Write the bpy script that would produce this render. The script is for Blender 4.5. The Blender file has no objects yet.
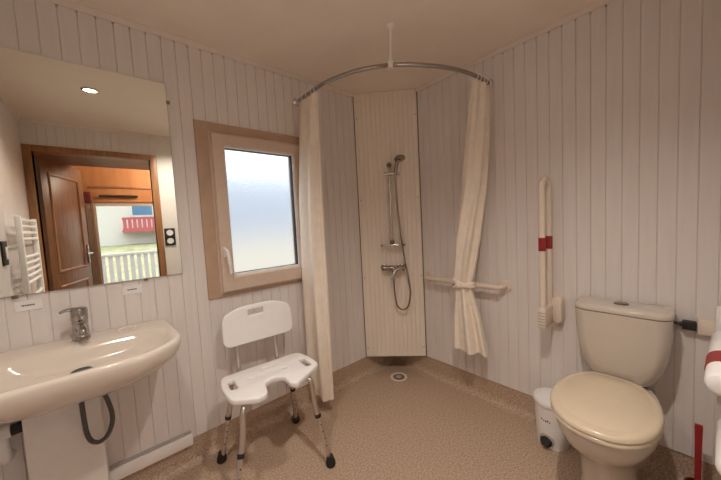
import bpy, bmesh, math, random
from mathutils import Vector, Matrix
random.seed(7)
PI = math.pi
scene = bpy.context.scene
COL = scene.collection
sin, cos, rad = math.sin, math.cos, math.radians

# ------------------------------------------------------------------ materials
def nt(name):
    m = bpy.data.materials.new(name); m.use_nodes = True
    n = m.node_tree; n.nodes.clear()
    o = n.nodes.new('ShaderNodeOutputMaterial')
    b = n.nodes.new('ShaderNodeBsdfPrincipled')
    n.links.new(b.outputs[0], o.inputs[0])
    return m, n, b

def mat(name, col, rough=.5, metal=0., vary=.05, scale=30., bump=0., spec=.5, stretch=None, coat=0.):
    """procedural: colour gently modulated by a noise, optional bump"""
    m, n, b = nt(name)
    tc = n.nodes.new('ShaderNodeTexCoord')
    mp = n.nodes.new('ShaderNodeMapping')
    if stretch: mp.inputs['Scale'].default_value = stretch
    n.links.new(tc.outputs['Object'], mp.inputs[0])
    no = n.nodes.new('ShaderNodeTexNoise'); no.inputs['Scale'].default_value = scale
    no.inputs['Detail'].default_value = 3
    n.links.new(mp.outputs[0], no.inputs['Vector'])
    r = n.nodes.new('ShaderNodeValToRGB')
    r.color_ramp.elements[0].position = .3; r.color_ramp.elements[1].position = .7
    r.color_ramp.elements[0].color = tuple(c*(1-vary) for c in col)+(1,)
    r.color_ramp.elements[1].color = tuple(min(1, c*(1+vary)) for c in col)+(1,)
    n.links.new(no.outputs['Fac'], r.inputs[0]); n.links.new(r.outputs[0], b.inputs['Base Color'])
    b.inputs['Roughness'].default_value = rough; b.inputs['Metallic'].default_value = metal
    b.inputs['Specular IOR Level'].default_value = spec
    b.inputs['Coat Weight'].default_value = coat
    if bump:
        bp = n.nodes.new('ShaderNodeBump'); bp.inputs['Strength'].default_value = bump
        bp.inputs['Distance'].default_value = .002
        n.links.new(no.outputs['Fac'], bp.inputs['Height']); n.links.new(bp.outputs[0], b.inputs['Normal'])
    return m

def wood(name, c1, c2, rough=.4, stretch=(14, 14, 1.2)):
    m, n, b = nt(name)
    tc = n.nodes.new('ShaderNodeTexCoord'); mp = n.nodes.new('ShaderNodeMapping')
    mp.inputs['Scale'].default_value = stretch
    n.links.new(tc.outputs['Object'], mp.inputs[0])
    no = n.nodes.new('ShaderNodeTexNoise'); no.inputs['Scale'].default_value = 3.5; no.inputs['Detail'].default_value = 6
    no.inputs['Distortion'].default_value = .6
    n.links.new(mp.outputs[0], no.inputs['Vector'])
    r = n.nodes.new('ShaderNodeValToRGB')
    r.color_ramp.elements[0].position = .3; r.color_ramp.elements[1].position = .72
    r.color_ramp.elements[0].color = c1+(1,); r.color_ramp.elements[1].color = c2+(1,)
    n.links.new(no.outputs['Fac'], r.inputs[0]); n.links.new(r.outputs[0], b.inputs['Base Color'])
    b.inputs['Roughness'].default_value = rough
    return m

def vinyl(name):
    m, n, b = nt(name)
    tc = n.nodes.new('ShaderNodeTexCoord')
    a = n.nodes.new('ShaderNodeTexNoise'); a.inputs['Scale'].default_value = 120; a.inputs['Detail'].default_value = 4
    a.inputs['Roughness'].default_value = .7
    n.links.new(tc.outputs['Object'], a.inputs['Vector'])
    r = n.nodes.new('ShaderNodeValToRGB'); e = r.color_ramp.elements
    e[0].position = .30; e[0].color = (.24, .165, .115, 1)
    e[1].position = .70; e[1].color = (.68, .53, .41, 1)
    x = e.new(.5); x.color = (.46, .34, .25, 1)
    n.links.new(a.outputs['Fac'], r.inputs[0])
    n.links.new(r.outputs[0], b.inputs['Base Color'])
    b.inputs['Roughness'].default_value = .42
    bp = n.nodes.new('ShaderNodeBump'); bp.inputs['Strength'].default_value = .12; bp.inputs['Distance'].default_value = .001
    n.links.new(a.outputs['Fac'], bp.inputs['Height']); n.links.new(bp.outputs[0], b.inputs['Normal'])
    return m

def emit(name, col, s):
    m, n, b = nt(name)
    b.inputs['Base Color'].default_value = col+(1,)
    b.inputs['Emission Color'].default_value = col+(1,); b.inputs['Emission Strength'].default_value = s
    return m

def frosted(name):
    m, n, b = nt(name)
    b.inputs['Base Color'].default_value = (.97, .985, 1, 1)
    b.inputs['Transmission Weight'].default_value = 1
    b.inputs['Roughness'].default_value = .30; b.inputs['IOR'].default_value = 1.25
    tc = n.nodes.new('ShaderNodeTexCoord')
    v = n.nodes.new('ShaderNodeTexVoronoi'); v.inputs['Scale'].default_value = 130
    n.links.new(tc.outputs['Object'], v.inputs['Vector'])
    bp = n.nodes.new('ShaderNodeBump'); bp.inputs['Strength'].default_value = .35; bp.inputs['Distance'].default_value = .004
    n.links.new(v.outputs['Distance'], bp.inputs['Height']); n.links.new(bp.outputs[0], b.inputs['Normal'])
    return m

def clear(name, col=(1, 1, 1)):
    m, n, b = nt(name)
    b.inputs['Base Color'].default_value = col+(1,); b.inputs['Transmission Weight'].default_value = 1
    b.inputs['Roughness'].default_value = .02; b.inputs['IOR'].default_value = 1.3
    return m

PVC = mat('white_cladding', (.74, .70, .685), .38, vary=.03, scale=14, stretch=(3, 3, .25))
PVC2 = mat('shower_cladding', (.84, .77, .69), .35, vary=.035, scale=30, stretch=(4, 4, .12))
PLAIN = mat('plain_white_board', (.76, .73, .70), .4, vary=.02)
CEIL = mat('ceiling_paint', (.85, .77, .68), .55, vary=.02, scale=6)
TRIMW = mat('cornice_plastic', (.74, .66, .60), .4, vary=.02)
VINYL = vinyl('speckled_vinyl')
SKIRT = mat('skirting_white', (.86, .83, .80), .4, vary=.02)
GREYP = mat('grey_plastic', (.42, .40, .385), .45, vary=.04)
TAN = mat('tan_board', (.47, .33, .24), .45, vary=.05, scale=20)
SASH = mat('beige_window_frame', (.62, .495, .41), .38, vary=.03)
SEAL = mat('black_seal', (.02, .02, .02), .6)
BEAD = mat('white_bead', (.85, .85, .84), .4)
CHROME = mat('chrome', (.60, .585, .57), .12, 1, vary=.03)
DCHROME = mat('dark_chrome', (.34, .30, .27), .22, 1, vary=.08)
TAPC = mat('tap_chrome', (.42, .40, .38), .1, 1, vary=.03)
ALU = mat('brushed_aluminium', (.66, .62, .59), .3, 1, vary=.05, stretch=(8, 8, 1))
CER = mat('white_ceramic', (.68, .615, .55), .13, vary=.01, coat=.4)
CERW = mat('warm_white_ceramic', (.59, .53, .465), .14, vary=.01, coat=.4)
SEATP = mat('cream_seat_plastic', (.68, .575, .435), .22, vary=.015, coat=.3)
WPLAST = mat('white_plastic', (.84, .83, .83), .38, vary=.015)
CREAMP = mat('cream_nylon', (.74, .645, .56), .35, vary=.02)
REDP = mat('red_plastic', (.30, .012, .016), .4, vary=.1)
DRED = mat('dark_red_plastic', (.12, .008, .01), .45, vary=.1)
BLACK = mat('black_rubber', (.018, .016, .016), .55, vary=.2)
DRAINB = mat('drain_brown', (.20, .15, .11), .4, vary=.2)
DGREY = mat('dark_grey_hose', (.075, .068, .064), .4, vary=.2, scale=60)
CLOTH = mat('cream_curtain_cloth', (.84, .76, .665), .8, vary=.04, scale=18, bump=.15)
INKG = mat('grey_ink', (.12, .10, .10), .6)  # dark ink of the print on the notice plates
MIRROR = mat('mirror_silver', (.86, .86, .80), .0, 1, vary=.002)
MEDGE = mat('mirror_edge', (.10, .10, .06), .2, .3)
BRASS = mat('dull_metal_clip', (.25, .20, .13), .35, 1)
WOODD = wood('brown_door_wood', (.15, .068, .034), (.27, .135, .070))
WOODF = wood('orange_door_frame', (.27, .115, .045), (.40, .195, .085))
WOODH = wood('orange_hall_panel', (.46, .185, .06), (.58, .265, .10), .62, stretch=(3, 3, .4))
HALLF = wood('dark_hall_floor', (.06, .025, .015), (.13, .06, .03), stretch=(1, 12, 12))
BROWNC = mat('brown_hall_curtain', (.20, .125, .075), .85, vary=.2, scale=25, stretch=(6, 6, .4))
GRASS = mat('lawn', (.33, .33, .19), .9, vary=.3, scale=4)
HOUSEW = mat('white_house_wall', (.62, .61, .58), .7)
HOUSER = mat('house_roof', (.30, .26, .24), .8)
REDB = mat('red_balcony', (.42, .09, .10), .6)
BLUEG = mat('blue_house_glass', (.10, .22, .36), .12, vary=.25, scale=1.5)
RAILW = mat('white_terrace_rail', (.58, .59, .60), .5)
DECK = mat('terrace_boards', (.20, .185, .17), .8, stretch=(1, 10, 1))
GRAVEL = mat('pale_gravel', (.25, .22, .17), .9, vary=.15, scale=8)
HILL = mat('hillside', (.165, .182, .212), .9, vary=.4, scale=3)
LENS = emit('lamp_lens', (1, .80, .55), 14)
FROST = frosted('frosted_glass')
CLEARG = clear('clear_glass')
TRANSP = clear('clear_shelf', (.85, .80, .74))

# ------------------------------------------------------------------ mesh helpers
class MB:
    """collects geometry (world coordinates) for ONE mesh object"""
    def __init__(s): s.v = []; s.f = []
    def add(s, vs, fs):
        o = len(s.v); s.v += [Vector(v) for v in vs]; s.f += [[i+o for i in f] for f in fs]; return s
    def box(s, a, b, bev=0, seg=2):
        bm = bmesh.new(); bmesh.ops.create_cube(bm, size=1)
        a, b = Vector(a), Vector(b)
        lo = Vector([min(a[i], b[i]) for i in range(3)]); hi = Vector([max(a[i], b[i]) for i in range(3)])
        for v in bm.verts:
            v.co = Vector([(lo[i]+hi[i])/2 + v.co[i]*(hi[i]-lo[i]) for i in range(3)])
        if bev:
            bev = min(bev, min(hi-lo)*.49)
            bmesh.ops.bevel(bm, geom=bm.edges[:], offset=bev, segments=seg, affect='EDGES', profile=.5)
        return s.frombm(bm)
    def frombm(s, bm):
        bm.verts.index_update()
        s.add([v.co.copy() for v in bm.verts], [[v.index for v in f.verts] for f in bm.faces]); bm.free(); return s
    def rings(s, rings, cap0=True, cap1=True, closed=True):
        n = len(rings[0]); vs = [p for r in rings for p in r]; fs = []
        for i in range(len(rings)-1):
            for j in range(n if closed else n-1):
                k = (j+1) % n
                fs.append([i*n+j, i*n+k, (i+1)*n+k, (i+1)*n+j])
        if cap0: fs.append(list(range(n))[::-1])
        if cap1: fs.append([(len(rings)-1)*n+j for j in range(n)])
        return s.add(vs, fs)
    def tube(s, pts, r, n=12, smooth=0, cap=True, closed=False):
        """round tube along pts; r a number or a list"""
        pts = [Vector(p) for p in pts]
        rs = r if isinstance(r, (list, tuple)) else [r]*len(pts)
        if smooth:
            P, Q = [], []
            m = len(pts)
            segs = m if closed else m-1
            for i in range(segs):
                if closed: p0, p1, p2, p3 = pts[i-1], pts[i], pts[(i+1) % m], pts[(i+2) % m]
                else: p0, p1, p2, p3 = pts[max(i-1, 0)], pts[i], pts[i+1], pts[min(i+2, m-1)]
                for k in range(smooth):
                    t = k/smooth
                    P.append(.5*((2*p1)+(-p0+p2)*t+(2*p0-5*p1+4*p2-p3)*t*t+(-p0+3*p1-3*p2+p3)*t**3))
                    Q.append(rs[i]*(1-t)+rs[(i+1) % m]*t)
            if not closed: P.append(pts[-1]); Q.append(rs[-1])
            pts, rs = P, Q
        rings = []; m = len(pts); up = None
        for i, p in enumerate(pts):
            if closed: t = (pts[(i+1) % m]-pts[i-1])
            else: t = pts[min(i+1, m-1)]-pts[max(i-1, 0)]
            t.normalize()
            if up is None:
                up = t.orthogonal().normalized()
            up = (up - t*up.dot(t)).normalized(); w = t.cross(up)
            rings.append([p+(up*cos(2*PI*j/n)+w*sin(2*PI*j/n))*rs[i] for j in range(n)])
        if closed:
            rings.append(rings[0]); return s.rings(rings, False, False)
        return s.rings(rings, cap, cap)
    def lathe(s, base, axis, prof, n=24):
        """prof: list of (radius, height along axis)"""
        base = Vector(base); ax = Vector(axis).normalized(); u = ax.orthogonal().normalized(); w = ax.cross(u)
        return s.rings([[base+ax*h+(u*cos(2*PI*j/n)+w*sin(2*PI*j/n))*max(r, 1e-4) for j in range(n)] for r, h in prof])
    def xf(s, M):
        s.v = [M @ v for v in s.v]; return s
    def merge(s, o): return s.add(o.v, o.f)

def plate(outlines, thick, bev, res=1):
    """flat plate with holes (first outline outer), local xy, z from 0 down to -thick, rounded edges"""
    cu = bpy.data.curves.new('tmp', 'CURVE'); cu.dimensions = '2D'; cu.fill_mode = 'BOTH'
    cu.extrude = thick/2-bev; cu.bevel_depth = bev; cu.bevel_resolution = 2; cu.offset = -bev
    for ol in outlines:
        sp = cu.splines.new('POLY'); sp.points.add(len(ol)-1)
        for i, (x, y) in enumerate(ol): sp.points[i].co = (x, y, 0, 1)
        sp.use_cyclic_u = True
    ob = bpy.data.objects.new('tmp', cu); COL.objects.link(ob)
    dg = bpy.context.evaluated_depsgraph_get(); dg.update()
    me = bpy.data.meshes.new_from_object(ob.evaluated_get(dg))
    mb = MB(); mb.add([v.co+Vector((0, 0, -thick/2)) for v in me.vertices], [list(p.vertices) for p in me.polygons])
    bpy.data.objects.remove(ob); bpy.data.curves.remove(cu); bpy.data.meshes.remove(me)
    return mb

def roundpoly(pts, n=6):
    """pts: (x, y, radius) -> rounded polygon"""
    out = []; m = len(pts)
    for i in range(m):
        p = Vector(pts[i][:2]); r = pts[i][2]
        a = Vector(pts[i-1][:2])-p; b = Vector(pts[(i+1) % m][:2])-p
        if r <= 0: out.append(tuple(p)); continue
        a.normalize(); b.normalize(); ang = a.angle(b)
        d = min(r/math.tan(ang/2), .49*(Vector(pts[i-1][:2])-p).length, .49*(Vector(pts[(i+1) % m][:2])-p).length)
        r = d*math.tan(ang/2)
        s, e = p+a*d, p+b*d
        c = p+(a+b).normalized()*(r/sin(ang/2))
        v0, v1 = s-c, e-c
        th = v0.angle_signed(v1)
        for k in range(n+1):
            t = -th*k/n
            out.append((c.x+v0.x*cos(t)-v0.y*sin(t), c.y+v0.x*sin(t)+v0.y*cos(t)))
    return out

def wpos(o):
    p = Vector((0, 0, 0))
    while o: p = p+o.location; o = o.parent
    return p

def obj(name, mb, m, parent=None, smooth=True, origin=None, angle=35, sub=0):
    me = bpy.data.meshes.new(name)
    base = wpos(parent) if parent else Vector(origin or (0, 0, 0))
    me.from_pydata([v-base for v in mb.v], [], mb.f)
    bm = bmesh.new(); bm.from_mesh(me)
    bmesh.ops.remove_doubles(bm, verts=bm.verts[:], dist=1e-6)
    bmesh.ops.recalc_face_normals(bm, faces=bm.faces[:])
    if smooth:
        for f in bm.faces: f.smooth = True
        for e in bm.edges:
            if len(e.link_faces) == 2 and e.calc_face_angle(0) > rad(angle): e.smooth = False
    bm.to_mesh(me); bm.free()
    me.materials.append(m); me.validate()
    o = bpy.data.objects.new(name, me); COL.objects.link(o)
    if parent: o.parent = parent
    else: o.location = base
    if sub:
        sd = o.modifiers.new('sub', 'SUBSURF'); sd.levels = sub; sd.render_levels = sub
    return o

def tag(o, label, cat, group=None):
    o['label'] = label; o['category'] = cat
    if group: o['group'] = group
    return o
def thing(name, loc, label, cat, group=None):
    o = bpy.data.objects.new(name, None); COL.objects.link(o); o.location = loc
    o.empty_display_size = .05
    return tag(o, label, cat, group)
def struct(o):
    o['kind'] = 'structure'; return o
def sroot(name, loc):
    o = bpy.data.objects.new(name, None); COL.objects.link(o); o.location = loc; o.empty_display_size = .05
    return struct(o)

# ------------------------------------------------------------------ dimensions
H = 2.24; UP = .143; XL = -2.33; YB = -1.90; PITCH = .0594
CX, CY, CZ = -1.8585, -1.7467, 1.2528

def clad(axis, s0, s1, phase, z0, z1, inward, openings=(), t=.08, pitch=PITCH, gw=.0022, gd=.004):
    """grooved cladding wall. axis 'x': runs along x in the plane y=0 (inward -1 = -y);
    'y': runs along y in the plane x=0. returns MB; plane at 0, thickness t outwards"""
    br = {round(s0, 5): 0., round(s1, 5): 0.}
    k = math.floor((s0-phase)/pitch)-1
    while phase+k*pitch < s1+pitch:
        g = phase+k*pitch
        for d, dep in ((-gw, 0.), (0, gd), (gw, 0.)):
            if s0 < g+d < s1: br[round(g+d, 5)] = dep
        k += 1
    cuts = []
    for (a, b, c, d) in openings:
        for e in (a, b):
            if round(e, 5) not in br: br[round(e, 5)] = 0.
    ss = sorted(br)
    mb = MB()
    def P(s, dep, z):
        q = -inward*dep
        return (s, q, z) if axis == 'x' else (q, s, z)
    for i in range(len(ss)-1):
        a, b = ss[i], ss[i+1]; mid = (a+b)/2
        spans = [(z0, z1)]
        for (oa, ob, oz0, oz1) in openings:
            if oa < mid < ob:
                spans = [(z0, oz0), (oz1, z1)] if oz0 > z0 else [(oz1, z1)]
        for (p, q) in spans:
            mb.add([P(a, br[a], p), P(b, br[b], p), P(b, br[b], q), P(a, br[a], q)], [[0, 1, 2, 3]])
            # bottom / top returns
            mb.add([P(a, br[a], p), P(b, br[b], p), P(b, t, p), P(a, t, p)], [[0, 1, 2, 3]])
            mb.add([P(a, br[a], q), P(b, br[b], q), P(b, t, q), P(a, t, q)], [[0, 1, 2, 3]])
            mb.add([P(a, t, p), P(b, t, p), P(b, t, q), P(a, t, q)], [[0, 1, 2, 3]])
    for (oa, ob, oz0, oz1) in openings:
        for s in (oa, ob):
            mb.add([P(s, 0, max(oz0, z0)), P(s, t, max(oz0, z0)), P(s, t, oz1), P(s, 0, oz1)], [[0, 1, 2, 3]])
    for s in (s0, s1):
        mb.add([P(s, 0, z0), P(s, t, z0), P(s, t, z1), P(s, 0, z1)], [[0, 1, 2, 3]])
    return mb

# ------------------------------------------------------------------ setting
struct(obj('floor', MB().box((XL-.02, YB-.1, -.05), (.05, .05, 0)), VINYL))
struct(obj('ceiling', MB().box((XL-.1, YB-.1, H), (.1, .1, H+.06)), CEIL))
WIN = (-1.385, -.858, .935, 1.748)
def top_strip(mb, *a):
    return mb.merge(clad(*a, gw=.0045, gd=.016))
struct(obj('wall_left', top_strip(clad('x', XL-.08, .08, -1.941, UP, H-.035, -1, [WIN]), 'x', XL-.08, .08, -1.941, H-.035, H, -1), PVC, smooth=False))
struct(obj('wall_right', top_strip(clad('y', YB-.08, -.0001, -1.465, UP, H-.035, -1), 'y', YB-.08, -.0001, -1.465, H-.035, H, -1), PVC, smooth=False))
DOOR = (-2.276, -1.474, 0, 1.985)
wb = clad('x', XL-.08, -1.425, -1.941, 0, H, 1, [DOOR])
struct(obj('wall_back', wb.xf(Matrix.Translation((0, YB, 0))), PVC, smooth=False))
struct(obj('wall_back_plain', MB().box((-1.425, YB-.08, 0), (.08, YB+.006, H)), PLAIN, smooth=False))
struct(obj('wall_side', clad('y', YB-.08, .08, -1.465, 0, H, 1).xf(Matrix.Translation((XL, 0, 0))), PVC, smooth=False))

# coved vinyl upstands (recessed a little under the cladding)
def upstand(name, axis, s0, s1, off, sgn):
    # profile in (distance from wall plane into room, z)
    R = .05
    prof = [(-.0075, UP+.004), (-.0075, R+.0)]+[(-.0075+R-R*cos(t), R-R*sin(t)) for t in [PI/2*k/6 for k in range(1, 7)]]
    prof[-1] = (prof[-1][0], .0012)
    prof += [(prof[-1][0]+.01, .0006), (prof[-1][0]+.01, -.02), (-.07, -.02), (-.07, UP+.004)]
    mb = MB(); rs = []
    for s in (s0, s1):
        rs.append([((s, off+sgn*d, z) if axis == 'x' else (off+sgn*d, s, z)) for d, z in prof])
    mb.rings(rs); return struct(obj(name, mb, VINYL))
upstand('baseboard_left', 'x', XL, .05, 0, -1)
upstand('baseboard_right', 'y', YB, .05, 0, -1)

# cornice strips
def cornice(name, axis, s0, s1, off, sgn):
    prof = [(0, H), (.016, H), (.016, H-.006), (.010, H-.020), (.004, H-.026), (0, H-.026)]
    rs = [[((s, off+sgn*d, z) if axis == 'x' else (off+sgn*d, s, z)) for d, z in prof] for s in (s0, s1)]
    return struct(obj(name, MB().rings(rs), TRIMW, smooth=False))
cornice('trim_1', 'x', XL, 0, 0, -1); cornice('trim_2', 'y', YB, 0, 0, -1)
cornice('trim_3', 'x', XL, -1.43, YB, 1); cornice('trim_4', 'y', YB, 0, XL, 1)
# white skirting board with a grey ledge, low on the window wall
sk = struct(obj('trim_5', MB().box((-2.30, -.017, .116), (-1.603, .0005, .176), .003), SKIRT))
obj('top_ledge', MB().box((-2.30, -.010, .176), (-1.607, .0005, .192), .003), GREYP, sk)

# diagonal shower panel across the corner
A2, B2 = Vector((-.345, .0, 0)), Vector((0, -.355, 0))
td = (B2-A2).normalized(); nd = Vector((-td.y, td.x, 0)); nd = -nd if nd.dot(Vector((-1, -1, 0))) < 0 else nd
PW = (B2-A2).length
def PP(s, z, off=0): return A2+td*s+nd*off+Vector((0, 0, z))
pm = clad('x', .0, PW, .03, .147, 2.238, -1, t=.012, pitch=.0352, gw=.002, gd=.004)
pm.v = [A2+td*v.x+nd*(-v.y)+Vector((0, 0, v.z)) for v in pm.v]
wc = struct(obj('wall_corner', pm, PVC2, smooth=False))
for s in (.022, PW-.022):
    for z in (.22, .80, 1.42, 2.05):
        obj('screw', MB().lathe(PP(s, z, 0), nd, [(.004, 0), (.004, .0015), (.002, .0025)], 10), BRASS, wc)
for s, nm in ((.004, 'edge_seal'), (PW-.004, 'edge_seal')):
    m_ = MB().tube([PP(s, .147, .001), PP(s, 2.236, .001)], .0035, 6); obj(nm, m_, BRASS, wc)

# ------------------------------------------------------------------ window
w = sroot('window_1', (-1.12, 0, .87))
def frame4(mb, x0, x1, z0, z1, l, r, b, t, y0, y1, bev=.004):
    """mitre-less rectangular frame as one ring"""
    o = [(x0, z0), (x1, z0), (x1, z1), (x0, z1)]; i = [(x0+l, z0+b), (x1-r, z0+b), (x1-r, z1-t), (x0+l, z1-t)]
    def R(q, y): return [(x, y, z) for x, z in q]
    def ins(q, d): 
        (a, b_), (c, _), (_, e), _ = q
        return [(a+d, b_+d), (c-d, b_+d), (c-d, e-d), (a+d, e-d)]
    seq = [R(o, y1), R(o, y0+bev), R(ins(o, bev), y0), R(ins(i, -bev), y0), R(i, y0+bev), R(i, y1), R(o, y1)]
    return mb.rings(seq, False, False)
obj('surround', frame4(MB(), -1.469, -.79, .866, 1.836, .072, .072, .03, .06, -.012, .0), TAN, w, smooth=False)
sa = obj('sash', frame4(MB(), -1.397, -.848, .895, 1.775, .063, .062, .082, .066, -.040, .045, .006), SASH, w, smooth=False)
obj('rebate', frame4(MB(), -1.405, -.838, .886, 1.784, .012, .012, .012, .012, -.016, .0, .002), SASH, w, smooth=False)
obj('glazing_bead', frame4(MB(), -1.336, -.908, .975, 1.711, .010, .004, .016, .008, -.020, .02, .002), BEAD, w, smooth=False)
obj('glazing_seal', frame4(MB(), -1.327, -.911, .990, 1.704, .003, .007, .003, .003, -.012, .02, .001), SEAL, w, smooth=False)
obj('pane', MB().box((-1.33, .004, .985), (-.908, .009, 1.708)), FROST, w, smooth=False)
hd = MB().box((-1.384, -.046, 1.095), (-1.370, -.040, 1.150), .003)
hd.tube([(-1.377, -.045, 1.135), (-1.377, -.075, 1.135), (-1.374, -.088, 1.118), (-1.366, -.086, 1.06), (-1.362, -.080, 1.005)],
        [.008, .008, .0095, .009, .007], 12, 6)
obj('handle', hd, WPLAST, w)

# ------------------------------------------------------------------ door and hall beyond (seen in the mirror)
d = sroot('door_1', (-1.875, YB, 0))
fr = MB()
fr.box((-2.332, YB-.10, 0), (-2.276, YB+.016, 2.03), .004); fr.box((-1.474, YB-.10, 0), (-1.419, YB+.016, 2.03), .004)
fr.box((-2.276, YB-.10, 1.978), (-1.474, YB+.016, 2.03), .004)
obj('frame', fr, WOODF, d)
ang = math.atan2(-.645, .23); dl = .70
Md = Matrix.Translation((-2.272, YB-.115, 0)) @ Matrix.Rotation(ang, 4, 'Z')
lf = obj('leaf', MB().box((0, -.02, .01), (dl, .02, 1.97), .004).xf(Md), WOODD, d)
for z0, z1 in ((.14, .80), (.92, 1.84)):
    pn = MB()
    for sy in (-1, 1):
        a = frame4(MB(), .10, dl-.10, z0, z1, .025, .025, .025, .025, -.030, -.018, .006)
        a.v = [Vector((v.x, v.y if sy < 0 else -v.y, v.z)) for v in a.v]
        pn.merge(a)
    obj('panel_moulding', pn.xf(Md), WOODF, lf)
hn = MB().box((dl-.065, -.030, .95), (dl-.030, .030, 1.15), .004)
hn.tube([(dl-.048, .03, 1.06), (dl-.048, .06, 1.06), (dl-.16, .06, 1.06)], .009, 10)
hn.tube([(dl-.048, -.03, 1.06), (dl-.048, -.06, 1.06), (dl-.16, -.06, 1.06)], .009, 10)
obj('door_handle', hn.xf(Md), DCHROME, lf)

HY = -3.35
struct(obj('floor_hall', MB().box((-3.0, HY-.1, -.05), (-.7, YB-.1, -.001)), HALLF))
struct(obj('ceiling_hall', MB().box((-3.0, HY-.1, H), (-.7, YB-.1, H+.06)), CEIL))
struct(obj('wall_hall_left', MB().box((-3.1, HY-.1, 0), (-3.0, YB-.08, H)), WOODH))
struct(obj('wall_hall_right', MB().box((-.7, HY-.1, 0), (-.6, YB-.08, H)), WOODH))
hw = MB().box((-3.0, HY-.1, 0), (-1.99, HY, H)); hw.box((-.98, HY-.1, 0), (-.7, HY, H)); hw.box((-1.99, HY-.1, 1.68), (-.98, HY, H))
hw.box((-1.99, HY-.1, 0), (-.98, HY, .12))
struct(obj('wall_hall_far', hw, WOODH, smooth=False))
struct(obj('ceiling_hall_soffit', MB().box((-3.0, YB-.64, 1.99), (-.7, YB-.105, H)), WOODD, smooth=False))
struct(obj('trim_6', MB().box((-2.0, HY, 1.86), (-.8, HY+.014, 1.885), .003), WOODF))
w2 = sroot('window_2', (-1.485, HY, .12))
obj('frame', frame4(MB(), -1.99, -.98, .12, 1.68, .05, .05, .06, .05, HY-.07, HY-.02), SASH, w2, smooth=False)
obj('pane', MB().box((-1.945, HY-.052, .175), (-1.025, HY-.047, 1.635)), CLEARG, w2, smooth=False)
# curtain and its rail in the hall
hc = thing('window_curtain', (-2.06, HY+.06, .05), 'brown gathered curtain left of the bright window, reflected in the mirror', 'curtain')
rs = []
for k in range(9):
    z = 1.70-1.6*k/8
    rs.append([(-2.06+.085*cos(t)+.012*cos(9*t), HY+.065+.03*sin(t)+.008*sin(7*t), z) for t in [2*PI*j/48 for j in range(48)]])
obj('cloth', MB().rings(rs), BROWNC, hc)
obj('header', MB().box((-2.15, HY+.028, 1.66), (-1.975, HY+.105, 1.80), .012), DRED, hc)
rl = thing('curtain_pole', (-1.65, HY+.03, 1.755), 'short black rail above the bright window, reflected in the mirror', 'rail')
obj('bar', MB().tube([(-1.90, HY+.03, 1.755), (-1.50, HY+.03, 1.755)], .015, 10), BLACK, rl)
obj('bracket', MB().box((-1.72, HY, 1.745), (-1.70, HY+.03, 1.765)), BLACK, rl)

# outside: sloping lawn, neighbour's house, terrace rail; ground by the frosted window
g = MB(); g.add([(-30, -3.45, -.12), (30, -3.45, -.12), (30, -5.2, -.12), (30, -10, .75), (30, -40, 2.2), (-30, -40, 2.2), (-30, -10, .75), (-30, -5.2, -.12)],
                [[0, 1, 2, 7], [7, 2, 3, 6], [6, 3, 4, 5]])
gv = MB().add([(-30, .1, -.3), (30, .1, -.3), (30, 8, -.3), (30, 30, .4), (-30, 30, .4), (-30, 8, -.3)], [[0, 1, 2, 5], [5, 2, 3, 4]])
struct(obj('ground_gravel', gv, GRAVEL, smooth=False))
o = struct(obj('ground_lawn', g, GRASS, smooth=False))
struct(obj('floor_terrace', MB().box((-4, -5.1, -.11), (2, -3.45, -.02)), DECK))
hs = thing('house', (0, -12.0, .9), 'white neighbouring holiday home with red balcony and blue windows, seen in the mirror', 'house')
obj('wall', MB().box((-7, -16, .6), (3.5, -12.0, 3.6)), HOUSEW, hs, smooth=False)
rf = MB(); rf.rings([[(-7.4, -11.6, 3.55), (-7.4, -16.4, 3.55), (-7.4, -14, 4.6)], [(3.9, -11.6, 3.55), (3.9, -16.4, 3.55), (3.9, -14, 4.6)]])
obj('roof', rf, HOUSER, hs, smooth=False)
for x in (-1.15, -.35, .45, 1.3):
    wn = obj('window', frame4(MB(), x, x+.72, 1.86, 2.75, .06, .06, .06, .06, -11.97, -12.01), HOUSEW, hs, smooth=False)
    obj('pane', MB().box((x+.05, -12.005, 1.9), (x+.67, -11.985, 2.7)), BLUEG, wn)
bl = MB().box((-1.43, -11.45, 1.36), (3.4, -11.40, 1.44)); bl.box((-1.43, -11.45, 1.74), (3.4, -11.40, 1.82)); bl.box((-1.43, -12, 1.30), (3.4, -11.40, 1.36))
for k in range(34): bl.box((-1.41+.14*k, -11.44, 1.42), (-1.31+.14*k, -11.41, 1.76))
obj('balcony', bl, REDB, hs, smooth=False)
rr = thing('terrace_railing', (-1, -5.0, -.02), 'white slatted terrace railing in front of the lawn, seen in the mirror', 'railing')
obj('rail', MB().box((-3.6, -5.03, .86), (1.6, -4.97, .91), .005), RAILW, rr)
obj('rail', MB().box((-3.6, -5.02, .08), (1.6, -4.98, .12), .005), RAILW, rr)
for k in range(52):
    x = -3.58+.1*k
    obj('slat', MB().box((x, -5.012, .11), (x+.06, -4.988, .87)), RAILW, rr, smooth=False)
# wooded hill beyond the frosted window
hm = MB(); rows = []
for yy, hh_ in ((26, .2), (32, 3.5), (38, 7.2), (46, 10.0), (56, 13.0), (72, 14.5), (84, 0)):
    rows.append([(x, yy+1.2*sin(x*.13), hh_*(1+.05*sin(x*.09+yy))) for x in range(-110, 111, 5)])
hm.rings(rows, False, False, closed=False)
struct(obj('hill', hm, HILL))

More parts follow.
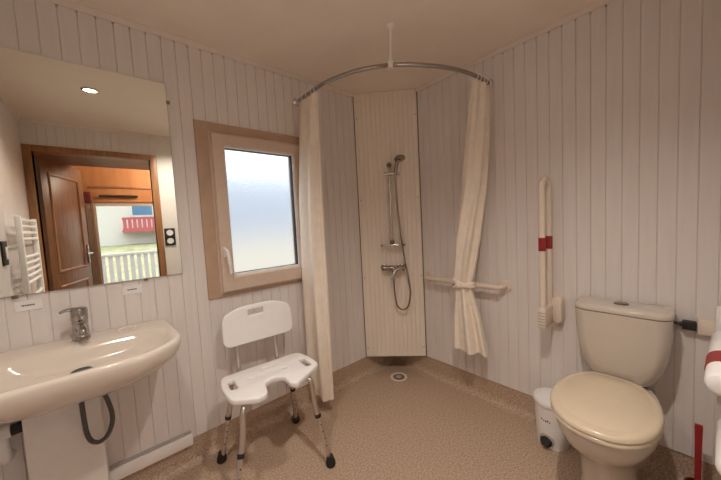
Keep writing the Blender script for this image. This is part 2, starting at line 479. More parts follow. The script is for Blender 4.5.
# ------------------------------------------------------------------ mirror, notes, sockets, radiator, lamps
mr = thing('wall_mirror', (-1.935, 0, 1.031), 'large frameless wall mirror above the washbasin reflecting an open wooden door', 'mirror')
obj('backing', MB().box((-2.29, -.006, 1.031), (-1.580, -.0005, 1.987)), MEDGE, mr, smooth=False)
obj('mirror_glass', MB().box((-2.289, -.0095, 1.032), (-1.581, -.006, 1.986), .0008, 1), MIRROR, mr, smooth=False)
for x, z in ((-1.578, 1.897), (-1.735, 1.029), (-2.15, 1.029), (-1.578, 1.12)):
    if z > 1.1: m_ = MB().box((x-.006, -.014, z-.008), (x+.010, 0, z+.008), .003)
    else: m_ = MB().box((x-.008, -.014, z-.008), (x+.008, 0, z+.005), .003)
    if not (x == -1.578 and z < 1.5): obj('clip', m_, BRASS, mr)

def notice(x, label):
    t = thing('notice_plate', (x, 0, .966), label, 'notice', 'small notices under the mirror')
    obj('plate', MB().box((x-.037, -.003, .966), (x+.037, .0004, 1.006), .001, 1), WPLAST, t)
    mk = MB(); xx = x-.018
    for wd in (.007, .004, .008, .005, .006):
        mk.box((xx, -.0038, .985), (xx+wd, -.003, .990)); xx += wd+.0012
    obj('print', mk, INKG, t, smooth=False)
notice(-1.790, 'small white printed notice under the mirror, right of the washbasin tap')
notice(-2.118, 'small white printed notice under the mirror, left of the washbasin tap')

sk2 = thing('double_socket', (-1.36, YB+.006, 1.195), 'black double socket on the white strip beside the door, seen in the mirror', 'socket')
obj('frame', MB().box((-1.41, YB+.006, 1.105), (-1.315, YB+.016, 1.285), .004), BLACK, sk2)
for z in (1.152, 1.238): obj('insert', MB().lathe((-1.3625, YB+.016, z), (0, 1, 0), [(.030, 0), (.030, .004), (.022, .005), (.021, .002)], 24), WPLAST, sk2)
sw = thing('light_switch', (XL, -.93, 1.176), 'black framed light switch at the far left edge of the mirror reflection', 'switch')
obj('frame', MB().box((XL, -1.01, 1.10), (XL+.010, -.905, 1.245), .004), BLACK, sw)
obj('rocker', MB().box((XL+.010, -.975, 1.135), (XL+.016, -.94, 1.21), .003), WPLAST, sw)

tr = thing('towel_radiator', (XL, -1.36, .45), 'white ladder towel radiator left of the door, seen in the mirror', 'radiator')
ya, yb = -1.08, -1.60
for y in (ya, yb): obj('upright', MB().box((XL+.04, y-.016, .45), (XL+.07, y+.016, 1.40), .008), WPLAST, tr)
zz = [1.375-.042*k for k in range(4)]+[1.13-.042*k for k in range(5)]+[.86-.042*k for k in range(9)]
for z in zz: obj('rung', MB().tube([(XL+.055, ya, z), (XL+.062, (ya+yb)/2, z), (XL+.055, yb, z)], .0115, 10, 3), WPLAST, tr)
for y in (ya+.0, yb):
    for z in (.62, 1.20): obj('wall_bracket', MB().tube([(XL-.0015, y, z), (XL+.045, y, z)], .012, 10), WPLAST, tr)

def downlight(x, y, watt, label):
    t = thing('downlight', (x, y, H), label, 'ceiling light', 'recessed ceiling spots')
    obj('trim_ring', MB().lathe((x, y, H), (0, 0, -1), [(.048, 0), (.048, .004), (.040, .008), (.036, .008), (.034, .002), (.034, 0)], 32), CHROME, t)
    obj('lens', MB().lathe((x, y, H), (0, 0, -1), [(.034, 0), (.034, .003), (.02, .004), (0, .004)], 24), LENS, t)
    L = bpy.data.lights.new('lamp', 'SPOT'); L.energy = watt; L.spot_size = rad(136); L.spot_blend = 1.0
    L.color = (1, .90, .79); L.shadow_soft_size = .028
    lo = bpy.data.objects.new('lamp', L); COL.objects.link(lo); lo.parent = t; lo.location = (0, 0, -.018)
downlight(-1.868, -.984, 28, 'recessed ceiling spot above the washbasin, seen in the mirror')
downlight(-1.29, -1.50, 51, 'recessed ceiling spot above the open floor, outside the mirror reflection')

# ------------------------------------------------------------------ washbasin
wbn = thing('washbasin', (-1.975, 0, .70), 'wide white ceramic washbasin hung on the wall under the mirror', 'washbasin')
BXC = -1.975
def basin_ring(hw, yb_, yf, rf_, rb, z, n=10, bow=.022):
    """rounded outline, back at yb_, front at yf, front corner radius rf_"""
    pts = roundpoly([(BXC-hw, yb_, rb), (BXC+hw, yb_, rb), (BXC+hw, yf, rf_), (BXC-hw, yf, rf_)], n)
    out = []
    for x, y in pts:
        t = (y-yb_)/(yf-yb_)
        y2 = y-bow*t*(1-((x-BXC)/hw)**2)
        x2 = BXC+(x-BXC)*(1-.055*max(0, 1-t/.35))
        out.append(Vector((x2, y2, z)))
    return out
def bz(ring, tilt): return ring
R_ = []
# underside up to the rim, over the rim, down into the bowl
R_.append(basin_ring(.145, -.10, -.30, .09, .05, .665, bow=.01))
R_.append(basin_ring(.205, -.06, -.385, .13, .04, .685, bow=.015))
R_.append(basin_ring(.285, -.02, -.448, .155, .03, .735))
R_.append(basin_ring(.311, -.004, -.470, .165, .03, .762))
R_.append(basin_ring(.320, 0, -.480, .17, .03, .795))
R_.append(basin_ring(.319, 0, -.480, .17, .03, .816))
R_.append(basin_ring(.313, -.004, -.474, .165, .03, .824))
R_.append(basin_ring(.300, -.016, -.463, .155, .035, .826))
R_.append(basin_ring(.286, -.150, -.452, .13, .10, .823))
R_.append(basin_ring(.276, -.162, -.444, .12, .10, .814))
R_.append(basin_ring(.248, -.180, -.422, .10, .09, .780))
R_.append(basin_ring(.195, -.195, -.370, .08, .07, .753))
R_.append(basin_ring(.05, -.215, -.265, .02, .02, .746, bow=0))
obj('basin', MB().rings(R_), CER, wbn, angle=50, sub=1)
obj('waste', MB().lathe((BXC+.003, -.246, .7455), (0, 0, 1), [(.031, 0), (.031, .004), (.027, .006), (.022, .003), (.0, .003)], 28), DGREY, wbn)
obj('soap_recess', MB().lathe((BXC+.15, -.075, .822), (0, 0, 1), [(.040, 0), (.040, .004), (.034, .0055), (.030, .003), (0, .002)], 28), CER, wbn)
# mixer tap
fx, fy = BXC+.002, -.072
fa = thing('basin_tap', (fx, fy, .826), 'short chrome mixer tap at the back of the washbasin', 'tap')
obj('body', MB().lathe((fx, fy, .8265), (0, 0, 1), [(.029, 0), (.029, .005), (.0250, .009), (.0245, .062), (.0258, .066), (.0258, .072), (.024, .076)], 28), TAPC, fa)
obj('spout', MB().tube([(fx, fy-.01, .872), (fx+.006, fy-.05, .886), (fx+.012, fy-.095, .881), (fx+.013, fy-.108, .868)], [.018, .0165, .014, .012], 14, 5), TAPC, fa)
obj('cartridge', MB().lathe((fx, fy, .902), (0, 0, 1), [(.025, 0), (.0275, .004), (.0275, .044), (.025, .052), (.014, .056), (0, .057)], 28), TAPC, fa)
obj('lever', MB().tube([(fx-.012, fy, .950), (fx-.034, fy-.004, .953), (fx-.056, fy-.008, .947)], [.010, .0065, .005], 10, 5), TAPC, fa)

bc = obj('pipe_casing', MB().box((-2.148, -.150, 0), (-1.937, -.0185, .664), .003), PLAIN, origin=(-2.04, -.08, 0))
tag(bc, 'plain white pipe casing standing under the washbasin', 'casing')
dh = thing('waste_hose', (-1.95, -.19, .40), 'dark grey flexible waste hose looped under the washbasin', 'hose')
hp = [(-1.986, -.215, .70), (-1.985, -.205, .61), (-1.984, -.195, .53), (-1.981, -.19, .475), (-1.970, -.187, .437), (-1.948, -.185, .421), (-1.922, -.182, .436), (-1.906, -.18, .475), (-1.903, -.177, .515), (-1.911, -.175, .57), (-1.923, -.178, .62), (-1.938, -.19, .70)]
hz = MB().tube(hp, .0082, 12, 14)
obj('hose', hz, DGREY, dh)
wp = thing('waste_pipe', (-2.24, -.06, .53), 'white waste pipe with dark coupling left of the pipe casing', 'pipe')
obj('pipe', MB().tube([(-2.325, -.06, .525), (-2.188, -.06, .532)], .019, 16), WPLAST, wp)
obj('elbow', MB().tube([(-2.235, -.06, .53), (-2.19, -.06, .533)], .025, 16).tube([(-2.215, -.06, .53), (-2.215, -.06, .44), (-2.215, -.03, .42), (-2.215, .0, .42)], .019, 14, 4), WPLAST, wp)
obj('coupling', MB().tube([(-2.19, -.06, .533), (-2.15, -.06, .536)], .021, 16), BLACK, wp)

# ------------------------------------------------------------------ shower chair
ca = rad(-4.3); CO = Vector((-1.278, -.18, 0)); U = Vector((cos(ca), sin(ca), 0)); V = Vector((sin(ca), -cos(ca), 0))
def CP(u, v, z): return CO+U*u+V*v+Vector((0, 0, z))
ch = thing('shower_chair', CO+V*.12, 'white plastic shower chair with aluminium legs beside the curtain', 'chair')
outer = [(-.205, .0, .045), (.225, -.005, .045), (.252, .12, .25), (.250, .215, .05), (.075, .318, .035), (.050, .290, .03), (.050, .19, .06), (-.040, .19, .07), (-.060, .300, .035), (-.105, .318, .06), (-.212, .250, .06), (-.224, .12, .3)]
outer = roundpoly(outer, 7)
def slot(cx, cy, lx, ly, a, r):
    c, s = cos(a), sin(a)
    q = roundpoly([(-lx, -ly, r), (lx, -ly, r), (lx, ly, r), (-lx, ly, r)], 4)
    return [(cx+x*c-y*s, cy+x*s+y*c) for x, y in q]
holes = [slot(-.172, .115, .016, .050, .0, .014), slot(.200, .145, .016, .052, 0, .014)]
for hx, hy in ((-.071, .122), (.011, .061), (.089, .133)): holes.append(slot(hx, hy, .016, .008, .35, .007))
seat = plate([outer]+holes, .028, .008)
seat.v = [CP(v.x, v.y, .492+v.z) for v in seat.v]
obj('seat', seat, WPLAST, ch, angle=30)
# rounded back plate, slightly dished
bo = roundpoly([(-.196, .638, .035), (.196, .638, .045), (.192, .800, .05), (.10, .838, .25), (-.10, .838, .25), (-.192, .800, .05)], 7)
bslot = roundpoly([(-.055, .783, .006), (.030, .783, .006), (.030, .812, .006), (-.055, .812, .006)], 4)
bp_ = plate([bo, bslot], .020, .007)
# subdivide long faces by bending vertices only
bp_.v = [CP(v.x+.024, -.035-(v.y-.63)*.16+.012+v.z, v.y-.020) for v in bp_.v]
obj('backrest', bp_, WPLAST, ch, angle=30)
for u in (-.106, .108):
    obj('back_post', MB().tube([CP(u, .05, .452), CP(u, .0, .452), CP(u, -.030, .475), CP(u, -.040, .56), CP(u, -.052, .68), CP(u, -.066, .76)], .0125, 14, 5), ALU, ch)
for q in (((-.15, .02), (.17, .02)), ((-.15, .24), (-.07, .24)), ((.08, .24), (.17, .24))):
    obj('seat_frame', MB().tube([CP(*q[0], .452), CP(*q[1], .452)], .012, 12), ALU, ch)
legs = [((-.150, .02), (-.219, -.073)), ((.165, .02), (.224, -.100)), ((.165, .25), (.222, .334)), ((-.150, .25), (-.262, .365))]
for (tu, tv), (fu, fv) in legs:
    T = Vector((tu, tv, .452)); F = Vector((fu, fv, .0))
    def LP(t): return CP(*(T.lerp(F, t)))
    k1 = T+Vector(((fu-tu)*.18, (fv-tv)*.18, -.03))
    lg = obj('leg', MB().tube([CP(tu*.75, tv*.75+.035, .452), CP(tu, tv, .450), CP(*k1), LP(.25), LP(.42)], .0135, 14, 5), ALU, ch)
    obj('lower_tube', MB().tube([LP(.40), LP(.95)], .0112, 14), ALU, lg)
    obj('collar', MB().tube([LP(.405), LP(.445)], .0155, 14), BLACK, lg)
    e = LP(1); t_ = LP(.9)
    obj('rubber_foot', MB().rings([[CP(*(F+Vector((cos(2*PI*j/18)*r, sin(2*PI*j/18)*r, z))))+(t_-e)*z/.1*.6 for j in range(18)] for r, z in ((.022, 0), (.0255, .006), (.025, .016), (.020, .028), (.0155, .042))]), BLACK, lg)
    for q in (.52, .60, .68, .76):
        obj('height_hole', MB().lathe(LP(q)+V*.0105, V, [(.0035, 0), (.0035, .0015), (0, .002)], 8), BLACK, lg)

# ------------------------------------------------------------------ curtain rail + curtains
RZ = 2.065
rail_pts = [(-.845, -.0, RZ), (-.845, -.15, RZ), (-.838, -.34, RZ), (-.775, -.545, RZ), (-.655, -.700, RZ), (-.50, -.805, RZ), (-.33, -.875, RZ), (-.15, -.905, RZ), (0, -.905, RZ)]
cr = thing('shower_rail', (-.66, -.70, RZ), 'curved chrome shower rail bending from the window wall to the toilet wall', 'shower rail')
obj('rail', MB().tube(rail_pts, .0112, 14, 8), TAPC, cr)
obj('wall_flange', MB().lathe((-.845, 0, RZ), (0, -1, 0), [(.026, 0), (.026, .006), (.016, .016), (.0118, .020)], 20), CHROME, cr)
obj('wall_flange', MB().lathe((0, -.905, RZ), (-1, 0, 0), [(.026, 0), (.026, .006), (.016, .016), (.0118, .020)], 20), CHROME, cr)
hgx = MB().tube([(-.670, -.692, RZ-.012), (-.690, -.722, H-.006)], .006, 10)
hgx.lathe((-.690, -.722, H), (0, 0, -1), [(.022, 0), (.022, .006), (.012, .014), (.006, .018)], 18)
hgx.tube([(-.670, -.692, RZ-.016), (-.671, -.694, RZ+.018)], .014, 12)
obj('ceiling_hanger', hgx, WPLAST, cr)

def railp(t):
    n = len(rail_pts)-1; i = min(int(t*n), n-1); f = t*n-i
    return Vector(rail_pts[i]).lerp(Vector(rail_pts[i+1]), f)
def ring_at(p, tang, parent):
    tang = Vector(tang).normalized(); up = Vector((0, 0, 1)); w_ = tang.cross(up)
    c = Vector(p)+Vector((0, 0, -.009))
    obj('ring', MB().tube([c+(up*cos(a)+w_*sin(a))*.024 for a in [2*PI*k/20 for k in range(20)]], .0022, 6, closed=True), WPLAST, parent)

def bundle(stations, n=96, folds=9, amp=.22, seed=1):
    """gathered cloth: closed pleated section. station: centre, major dir (x,y), half width, half depth, amplitude scale"""
    rnd = random.Random(seed); ph = [rnd.uniform(0, 6.28) for _ in range(6)]
    # interpolate the stations
    S = []
    for i in range(len(stations)-1):
        a, b = stations[i], stations[i+1]
        for k in range(8):
            t = k/8; t2 = t*t*(3-2*t)
            S.append([a[q]*(1-t2)+b[q]*t2 for q in range(len(a))])
    S.append(list(stations[-1]))
    rings = []
    for (x, y, z, ax, ay, hw, hd, am) in S:
        L = math.hypot(ax, ay); ax, ay = ax/L, ay/L
        r = []
        for j in range(n):
            t = 2*PI*j/n
            wv = 1+am*amp*(cos(folds*t+ph[0])+.45*cos((folds*2-3)*t+ph[1]+z*1.2)+.3*cos(4*t+ph[2]))
            a = hw*cos(t)*(1+.25*(wv-1)); b = hd*sin(t)*wv*(1.0)+hd*.5*(wv-1)*(1 if sin(t) > 0 else -1)
            dz = 0
            r.append(Vector((x+ax*a-ay*b, y+ay*a+ax*b, z)))
        rings.append(r)
    return MB().rings(rings)

c1 = thing('shower_curtain', (-.84, -.14, .08), 'cream shower curtain hanging straight beside the window', 'shower curtain')
st = [(-.846, -.155, 2.032, .05, 1, .112, .016, .8), (-.850, -.150, 1.90, .05, 1, .112, .026, .8), (-.864, -.142, 1.40, .05, 1, .114, .044, .8),
      (-.866, -.138, .90, .05, 1, .112, .048, .9), (-.862, -.132, .40, .05, 1, .102, .046, 1), (-.852, -.130, .105, .05, 1, .088, .042, 1)]
obj('cloth', bundle(st, folds=5, amp=.26, seed=4), CLOTH, c1, angle=80)
for y in (-.055, -.11, -.165, -.22, -.255): ring_at((-.845, y, RZ), (0, 1, 0), c1)
c2 = thing('shower_curtain', (-.14, -.80, .30), 'cream shower curtain tied back to the grab bar beside the shower', 'shower curtain')
st = [(-.105, -.910, 2.035, -1, .12, .082, .014, .9), (-.112, -.898, 1.90, -1, .2, .078, .024, .9), (-.128, -.862, 1.45, -.75, .6, .070, .036, .8),
      (-.146, -.815, 1.10, -.45, .8, .072, .038, .8), (-.152, -.785, .86, -.25, 1, .062, .034, .6), (-.152, -.778, .815, -.2, 1, .050, .030, .4),
      (-.152, -.782, .775, -.2, 1, .054, .032, .5), (-.150, -.800, .60, -.15, 1, .082, .040, 1), (-.148, -.818, .385, -.1, 1, .108, .042, 1.15)]
obj('cloth', bundle(st, folds=6, amp=.30, seed=9), CLOTH, c2, angle=80)
for x in (-.03, -.07, -.11, -.15, -.19): ring_at((x, -.905, RZ), (1, 0, 0), c2)
tb = MB()
for dz, a in ((.012, .1), (-.006, -.08)):
    tb.tube([(-.152+.044*cos(t), -.778+.062*sin(t), .815+dz+a*.2*sin(t)) for t in [2*PI*k/24 for k in range(24)]], .012, 8, closed=True)
tb.lathe((-.20, -.765, .815), (-1, 0, 0), [(.0, -.012), (.016, -.008), (.020, 0), (.014, .010), (0, .014)], 12)
obj('tie', tb, CLOTH, c2)
obj('tie_button', MB().lathe((-.175, -.722, .805), (-.6, .8, 0), [(.008, 0), (.008, .006), (.004, .009)], 12), DRED, c2)

# ------------------------------------------------------------------ grab bar by the shower
gb = thing('grab_bar', (0, -.69, .80), 'cream horizontal grab bar on the wall beside the shower', 'grab bar')
zb = .802
obj('bar', MB().tube([(-.004, -.410, zb), (-.045, -.410, zb), (-.070, -.432, zb), (-.074, -.47, zb), (-.074, -.70, zb), (-.074, -.925, zb), (-.070, -.958, zb), (-.045, -.978, zb), (-.004, -.978, zb)], .0165, 14, 5), CREAMP, gb)
for y in (-.410, -.978): obj('flange', MB().lathe((0, y, zb), (-1, 0, 0), [(.040, 0), (.040, .006), (.034, .013), (.020, .016)], 28), CREAMP, gb)

# ------------------------------------------------------------------ shower fittings
sr = thing('shower_riser', PP(.255, 1.07), 'slim chrome riser rail on the corner shower panel', 'shower rail')
obj('bar', MB().tube([PP(.255, 1.075, .055), PP(.255, 1.69, .055)], .0095, 14), CHROME, sr)
for z in (1.082, 1.668): obj('wall_bracket', MB().tube([PP(.255, z, 0), PP(.255, z, .058)], .014, 14).lathe(PP(.255, z, .058), nd, [(.019, 0), (.019, .010), (.012, .016)], 18), DCHROME, sr)
obj('slider', MB().tube([PP(.215, 1.603, .062), PP(.335, 1.600, .075)], .0135, 14), CHROME, sr)
hh = thing('hand_shower', PP(.322, 1.62, .085), 'chrome hand shower in its holder with a long dark hose', 'hand shower')
obj('handle', MB().tube([PP(.300, 1.585, .082), PP(.306, 1.63, .088), PP(.318, 1.680, .100), PP(.330, 1.700, .115)], [.012, .0135, .0145, .016], 14, 5), DCHROME, hh)
hdir = (nd*.34+Vector((0, 0, -.95))+td*.10).normalized()
obj('head', MB().lathe(PP(.334, 1.712, .110), hdir, [(.016, -.012), (.034, .0), (.041, .008), (.041, .016), (.034, .019), (0, .019)], 28), DCHROME, hh)
hose = [PP(.300, 1.585, .082), PP(.300, 1.50, .078), PP(.308, 1.35, .065), PP(.322, 1.15, .055), PP(.345, .95, .055), PP(.370, .78, .06), PP(.378, .67, .065), PP(.355, .575, .065), PP(.312, .550, .06), PP(.272, .585, .055), PP(.258, .68, .05), PP(.254, .78, .045), PP(.252, .855, .04)]
obj('hose', MB().tube(hose, .0068, 12, 10), DCHROME, hh)
mx = thing('shower_mixer', PP(.252, .875), 'chrome shower mixer with lever on the corner shower panel', 'mixer tap')
obj('body', MB().tube([PP(.172, .882, .055), PP(.19, .880, .055), PP(.25, .878, .058), PP(.33, .876, .055), PP(.345, .875, .055)], [.018, .021, .0225, .021, .017], 18, 3), DCHROME, mx)
for s in (.185, .330): obj('wall_union', MB().lathe(PP(s, .879, 0), nd, [(.030, 0), (.030, .006), (.018, .012), (.016, .055)], 20), CHROME, mx)
obj('cartridge', MB().lathe(PP(.268, .878, .070), nd, [(.021, 0), (.023, .006), (.022, .022), (.016, .030), (0, .032)], 22), CHROME, mx)
obj('lever', MB().tube([PP(.335, .884, .080), PP(.300, .882, .092), PP(.268, .868, .104), PP(.250, .838, .116), PP(.232, .802, .126)], [.011, .013, .0135, .012, .010], 12, 5), CHROME, mx)
sh = thing('soap_shelf', PP(.25, 1.06), 'narrow clear soap shelf above the shower mixer', 'shelf')
s_ = MB(); rs = []
q = roundpoly([(.165, .002, .003), (.355, .002, .003), (.355, .10, .03), (.165, .10, .03)], 5)
for z in (1.058, 1.062): rs.append([PP(a, z, b) for a, b in q])
obj('shelf', s_.rings(rs), TRANSP, sh)
obj('edge_bar', MB().tube([PP(.165, 1.062, .012), PP(.167, 1.062, .085), PP(.20, 1.062, .104), PP(.32, 1.062, .104), PP(.353, 1.062, .085), PP(.355, 1.062, .012)], .003, 8, 4), DCHROME, sh)
for s in (.175, .345): obj('bracket', MB().lathe(PP(s, 1.052, 0), nd, [(.010, 0), (.010, .016), (.006, .02)], 12), CHROME, sh)

fd = thing('floor_drain', (-.200, -.222, 0), 'round shower drain in the brown floor below the corner panel', 'drain')
obj('ring', MB().lathe((-.200, -.222, 0), (0, 0, 1), [(.066, 0), (.066, .003), (.060, .005), (.050, .004), (.046, .0015), (.046, 0)], 36), CREAMP, fd)
dg_ = MB().lathe((-.200, -.222, 0), (0, 0, 1), [(.046, 0), (.046, .002), (0, .002)], 32)
obj('grate', dg_, DRAINB, fd)
obj('cap', MB().lathe((-.200, -.222, .002), (0, 0, 1), [(.020, 0), (.020, .004), (.012, .006), (0, .006)], 20), GREYP, fd)

# ------------------------------------------------------------------ toilet
TY = -1.536
wcx = thing('toilet', (-.33, TY, 0), 'white close coupled toilet with lid down', 'toilet')
TB = TY+.014
def egg(xb, xf, hw, z, n=44, wb=.62, p=2.25, xm=None):
    """toilet outline: back xb, front xf (more negative), half width hw reached around 45 percent"""
    xm = xm if xm is not None else xb+(xf-xb)*.48
    out = []
    for j in range(n):
        t = 2*PI*j/n; c, s = cos(t), sin(t)
        if c >= 0:   # back half: squarer
            e = 3.6
            x = xm+(xb-xm)*(abs(c)**(2/e)); y = hw*math.copysign(abs(s)**(2/e), s)
            y *= 1-(1-wb)*((x-xm)/(xb-xm))**1.6
        else:
            x = xm+(xf-xm)*(abs(c)**(2/p)); y = hw*math.copysign(abs(s)**(2/p), s)
        out.append(Vector((x, TB+y, z)))
    return out
b_ = [egg(-.09, -.485, .100, .0, wb=.8), egg(-.09, -.485, .100, .012, wb=.8), egg(-.10, -.478, .094, .03, wb=.8), egg(-.10, -.472, .090, .13, wb=.8),
      egg(-.09, -.482, .097, .21, wb=.8), egg(-.07, -.51, .118, .285, wb=.75), egg(-.06, -.598, .146, .345, wb=.7), egg(-.05, -.637, .163, .40, wb=.66),
      egg(-.05, -.646, .167, .437, wb=.70), egg(-.055, -.642, .163, .450, wb=.70), egg(-.075, -.61, .15, .450, wb=.70)]
obj('bowl', MB().rings(b_), CERW, wcx, angle=50)
obj('seat', MB().rings([egg(-.175, -.646, .163, .452, wb=.70), egg(-.17, -.658, .169, .456, wb=.70), egg(-.17, -.658, .169, .467, wb=.70), egg(-.174, -.653, .166, .471, wb=.70)]), SEATP, wcx, angle=50)
lid = [egg(-.178, -.652, .165, .4715, wb=.70), egg(-.173, -.659, .170, .475, wb=.70), egg(-.173, -.658, .1695, .485, wb=.70), egg(-.178, -.650, .164, .492, wb=.70),
       egg(-.192, -.630, .148, .4945, wb=.70), egg(-.196, -.624, .143, .4935, wb=.70), egg(-.20, -.618, .138, .4955, wb=.70), egg(-.27, -.52, .07, .499, wb=.70)]
obj('lid', MB().rings(lid), SEATP, wcx, angle=50)
for s in (-1, 1): obj('hinge', MB().tube([(-.172, TB+s*.055, .468), (-.172, TB+s*.092, .468)], .011, 12), WPLAST, wcx)
def cis(hw, xf, z, bow=.022, xb=-.018, r=.045):
    pts = roundpoly([(xb, TY-hw, .012), (xb, TY+hw, .012), (xf, TY+hw, r), (xf, TY-hw, r)], 7)
    return [Vector((x-bow*(1-((y-TY)/hw)**2)*((x-xb)/(xf-xb)), y, z)) for x, y in pts]
cs = [cis(.085, -.135, .451), cis(.104, -.146, .466), cis(.120, -.154, .492), cis(.141, -.164, .54), cis(.156, -.172, .61), cis(.164, -.176, .69), cis(.167, -.178, .780), cis(.150, -.165, .782)]
ct = obj('cistern', MB().rings(cs), CERW, wcx, angle=50)
obj('cistern_lid', MB().rings([cis(.162, -.174, .783), cis(.168, -.180, .785), cis(.1695, -.182, .798), cis(.165, -.177, .807), cis(.14, -.15, .811, xb=-.03)]), CERW, ct, angle=50)
obj('flush_button', MB().lathe((-.098, TY+.0, .810), (0, 0, 1), [(.027, 0), (.027, .004), (.023, .008), (.0, .009)], 24), DCHROME, ct)

# pedal bin
BX, BY = -.118, -1.262
pb = thing('pedal_bin', (BX, BY, 0), 'small white pedal bin standing beside the toilet', 'bin')
def oval(r, z, q=1.0): return [Vector((BX+r*cos(t), BY+r*q*sin(t), z)) for t in [2*PI*j/36 for j in range(36)]]
obj('body', MB().rings([oval(.072, 0), oval(.074, .006), oval(.080, .12), oval(.084, .225), oval(.082, .228)]), WPLAST, pb)
obj('lid', MB().rings([oval(.086, .228), oval(.091, .231), oval(.091, .246), oval(.085, .256), oval(.055, .263), oval(.01, .265)]), WPLAST, pb)
pd = Vector((-.95, .10, 0)).normalized(); ps = Vector((-pd.y, pd.x, 0))
pr_ = []
for z0, rr in ((.014, .0), (.018, .022), (.034, .029), (.050, .024), (.056, .0)): pass
obj('pedal_recess', MB().lathe(Vector((BX, BY, .046))+pd*.070, pd, [(.034, 0), (.034, .006), (.030, .009)], 24), GREYP, pb)
obj('pedal', MB().lathe(Vector((BX, BY, .040))+pd*.078, pd+Vector((0, 0, .5)), [(.028, 0), (.029, .006), (.022, .014), (0, .016)], 20), BLACK, pb)
lb = MB()
for k, wd in enumerate((.006, .004, .006, .007, .004)):
    a = -.022+.010*k
    th = a/.082
    dirv = (pd*cos(th)+ps*sin(th)); sd = Vector((-dirv.y, dirv.x, 0))
    c = Vector((BX, BY, .150+(.004 if k in (0, 3) else 0)))+dirv*.0815
    lb.add([c+sd*-wd/2+Vector((0, 0, -.004)), c+sd*wd/2+Vector((0, 0, -.004)), c+sd*wd/2+Vector((0, 0, .005)), c-sd*wd/2+Vector((0, 0, .005)),
            c-dirv*.002+sd*-wd/2+Vector((0, 0, -.004)), c-dirv*.002+sd*wd/2+Vector((0, 0, -.004)), c-dirv*.002+sd*wd/2+Vector((0, 0, .005)), c-dirv*.002-sd*wd/2+Vector((0, 0, .005))],
           [[0, 1, 2, 3], [4, 5, 6, 7], [0, 1, 5, 4], [2, 3, 7, 6], [1, 2, 6, 5], [0, 3, 7, 4]])
obj('printed_mark', lb, DRED, pb, smooth=False)

# folded-up support rail between shower and toilet
f1 = thing('support_rail', (0, -1.22, .63), 'white support rail folded upright on the wall beside the cistern', 'support rail')
fy1 = -1.231
obj('wall_plate', MB().box((-.012, fy1-.040, .610), (0, fy1+.040, .800), .006), CREAMP, f1)
obj('hinge_block', MB().box((-.172, fy1-.019, .640), (-.012, fy1+.019, .745), .008), CREAMP, f1)
gr_ = MB()
for k in range(5): gr_.box((-.1745, fy1-.014, .656+.016*k), (-.171, fy1+.014, .661+.016*k))
obj('hinge_grille', gr_, GREYP, f1, smooth=False)
obj('tube', MB().tube([(-.042, fy1, .735), (-.042, fy1, .90), (-.042, fy1, 1.36), (-.050, fy1, 1.398), (-.072, fy1, 1.420), (-.100, fy1, 1.428), (-.126, fy1, 1.418), (-.146, fy1, 1.394), (-.152, fy1, 1.36), (-.152, fy1, .90), (-.152, fy1, .735)], .0155, 14, 5), CREAMP, f1)
obj('red_band', MB().tube([(-.042, fy1, 1.052), (-.042, fy1, 1.122)], .0168, 16), REDP, f1)
obj('red_band', MB().tube([(-.152, fy1, 1.050), (-.152, fy1, 1.120)], .0168, 16), REDP, f1)
def capsule(mb, c, hw, hz, x0, x1, n=10):
    pts = [(hw*cos(t), (hz-hw)*(1 if sin(t) >= 0 else -1)+hw*sin(t)) for t in [PI*2*k/(4*n) for k in range(4*n)]]
    def rg(s, x): return [Vector((x, c[0]+a*s, c[1]+b_*s)) for a, b_ in pts]
    return mb.rings([rg(1, x0), rg(1, x1+(x0-x1)*.25), rg(.93, x1+(x0-x1)*.08), rg(.8, x1)])
obj('side_cover', capsule(MB(), (-1.267, .716), .026, .075, 0, -.055), CREAMP, f1)

# lowered support rail right of the toilet (cut by the picture edge), on its mounting board
mb_ = obj('mounting_board', MB().box((-.030, -1.893, .708), (0, -1.767, .772), .004), CREAMP, origin=(0, -1.83, .74))
tag(mb_, 'short white mounting board on the wall right of the cistern', 'board')
sv = thing('supply_valve', (-.03, -1.74, .738), 'dark water supply valve on the wall beside the cistern', 'valve')
obj('body', MB().box((-.038, -1.765, .721), (-.006, -1.724, .758), .004), BLACK, sv)
obj('pipe', MB().tube([(-.022, -1.700, .742), (-.022, -1.735, .741)], .007, 12), DGREY, sv)
obj('nut', MB().lathe((-.022, -1.716, .741), (0, -1, 0), [(.011, 0), (.011, .012)], 6), BLACK, sv)
obj('wall_stub', MB().tube([(-.006, -1.748, .741), (0, -1.748, .741)], .010, 12), BLACK, sv)
f2 = thing('support_rail', (-.03, -1.85, .66), 'white support rail lowered beside the toilet with a red band', 'support rail')
obj('wall_plate', MB().box((-.042, -1.892, .47), (-.030, -1.815, .84), .006), WPLAST, f2)
obj('tube', MB().tube([(-.042, -1.852, .785), (-.15, -1.850, .785), (-.27, -1.828, .78), (-.50, -1.814, .78), (-.60, -1.809, .78), (-.645, -1.825, .778), (-.670, -1.852, .755), (-.675, -1.865, .70), (-.675, -1.865, .62), (-.670, -1.860, .575), (-.645, -1.845, .555), (-.60, -1.831, .55), (-.44, -1.838, .55), (-.2, -1.852, .55), (-.042, -1.852, .55)], .0165, 14, 6), WPLAST, f2)
obj('arm_sleeve', MB().tube([(-.255, -1.8285, .78), (-.262, -1.828, .78), (-.275, -1.827, .78), (-.47, -1.815, .78), (-.686, -1.803, .78), (-.694, -1.802, .78), (-.698, -1.802, .78)], [.018, .026, .030, .030, .030, .026, .016], 20), WPLAST, f2)
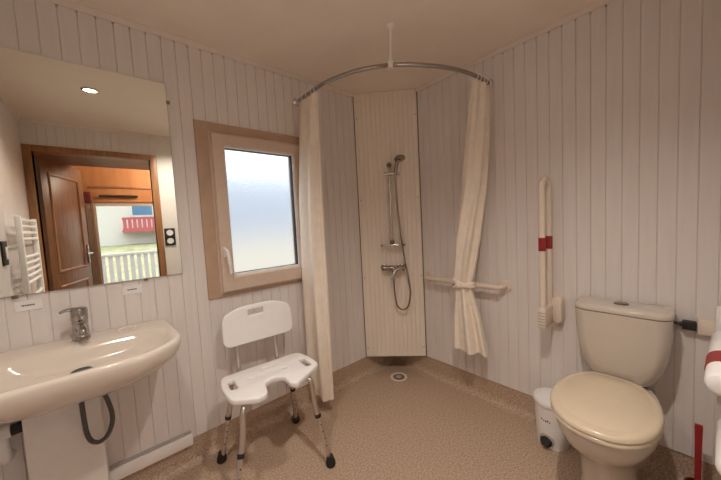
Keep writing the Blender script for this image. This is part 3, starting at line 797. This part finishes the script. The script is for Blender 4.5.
obj('arm_sleeve', MB().tube([(-.42, -1.839, .55), (-.428, -1.8385, .55), (-.44, -1.838, .55), (-.56, -1.831, .55), (-.675, -1.826, .55), (-.69, -1.826, .55), (-.697, -1.826, .55)], [.018, .026, .030, .030, .030, .026, .018], 20), WPLAST, f2)
obj('red_band', MB().tube([(-.505, -1.8131, .78), (-.595, -1.8080, .78)], .0325, 22), REDP, f2)

# toilet brush
tb_ = thing('toilet_brush', (-.12, -1.776, 0), 'red handled toilet brush in a dark red pot beside the toilet', 'toilet brush')
obj('pot', MB().lathe((-.12, -1.776, 0), (0, 0, 1), [(.040, 0), (.042, .005), (.038, .095), (.036, .105), (.030, .105), (.028, .06), (0, .06)], 26), DRED, tb_)
hb = MB(); 
hb.rings([[Vector((-.12+sx*a, -1.776+sy*b, z)) for sx, sy in ((-1, -1), (1, -1), (1, 1), (-1, 1))] for a, b, z in ((.005, .009, .05), (.005, .0095, .20), (.0055, .0115, .355), (.0045, .0105, .362))])
obj('handle', hb, REDP, tb_, smooth=False)

# ------------------------------------------------------------------ added hall lamp, unseen, brightens hall and bathroom through the door
hl = thing('added_hall_lamp', (-1.2, -2.80, H), 'unseen round ceiling lamp added in the hall beyond the wooden door', 'ceiling light')
obj('shade', MB().lathe((-1.2, -2.80, H+.001), (0, 0, -1), [(.12, 0), (.12, .03), (.10, .055), (0, .06)], 28), LENS if False else emit('added_lamp_shade', (1, .8, .58), 3), hl)
L = bpy.data.lights.new('lamp', 'POINT'); L.energy = 22; L.color = (1, .88, .74); L.shadow_soft_size = .10
lo = bpy.data.objects.new('lamp', L); COL.objects.link(lo); lo.parent = hl; lo.location = (0, 0, -.10)

# ------------------------------------------------------------------ sky
wd = bpy.data.worlds.new('sky'); scene.world = wd; wd.use_nodes = True
n = wd.node_tree; n.nodes.clear()
out = n.nodes.new('ShaderNodeOutputWorld'); bg = n.nodes.new('ShaderNodeBackground')
tc = n.nodes.new('ShaderNodeTexCoord'); sp = n.nodes.new('ShaderNodeSeparateXYZ')
n.links.new(tc.outputs['Generated'], sp.inputs[0])
rp = n.nodes.new('ShaderNodeValToRGB'); e = rp.color_ramp.elements
e[0].position = .50; e[0].color = (.40, .43, .45, 1); e[1].position = .92; e[1].color = (.91, .95, .99, 1)
mp = n.nodes.new('ShaderNodeMapRange'); mp.inputs[1].default_value = -1; mp.inputs[2].default_value = 1
n.links.new(sp.outputs['Z'], mp.inputs[0]); n.links.new(mp.outputs[0], rp.inputs[0])
n.links.new(rp.outputs[0], bg.inputs[0]); bg.inputs[1].default_value = 3.2
n.links.new(bg.outputs[0], out.inputs[0])

# ------------------------------------------------------------------ camera
F, YAW, PIT, ROL = 289.7023, .854503, .0636188, -.0513936
f_ = Vector((cos(YAW)*cos(PIT), sin(YAW)*cos(PIT), -sin(PIT))); r_ = Vector((sin(YAW), -cos(YAW), 0)); u_ = r_.cross(f_)
c, s = cos(ROL), sin(ROL)
rx, ux = c*r_+s*u_, -s*r_+c*u_
cam = bpy.data.cameras.new('camera'); cam.sensor_fit = 'HORIZONTAL'; cam.sensor_width = 36; cam.lens = F/721*36
cam.clip_start = .02; cam.clip_end = 200
co = bpy.data.objects.new('camera', cam); COL.objects.link(co)
M = Matrix.Identity(4)
for i in range(3): M[i][0] = rx[i]; M[i][1] = ux[i]; M[i][2] = -f_[i]
M.translation = Vector((CX, CY, CZ)); co.matrix_world = M
scene.camera = co

scene.view_settings.view_transform = 'Standard'; scene.view_settings.look = 'None'
scene.view_settings.gamma = 1; scene.view_settings.exposure = .40
try: scene.view_settings.use_curve_mapping = False
except Exception: pass
scene.cycles.max_bounces = 14; scene.cycles.diffuse_bounces = 8; scene.cycles.transmission_bounces = 10
scene.cycles.use_denoising = True; scene.cycles.sample_clamp_indirect = 6
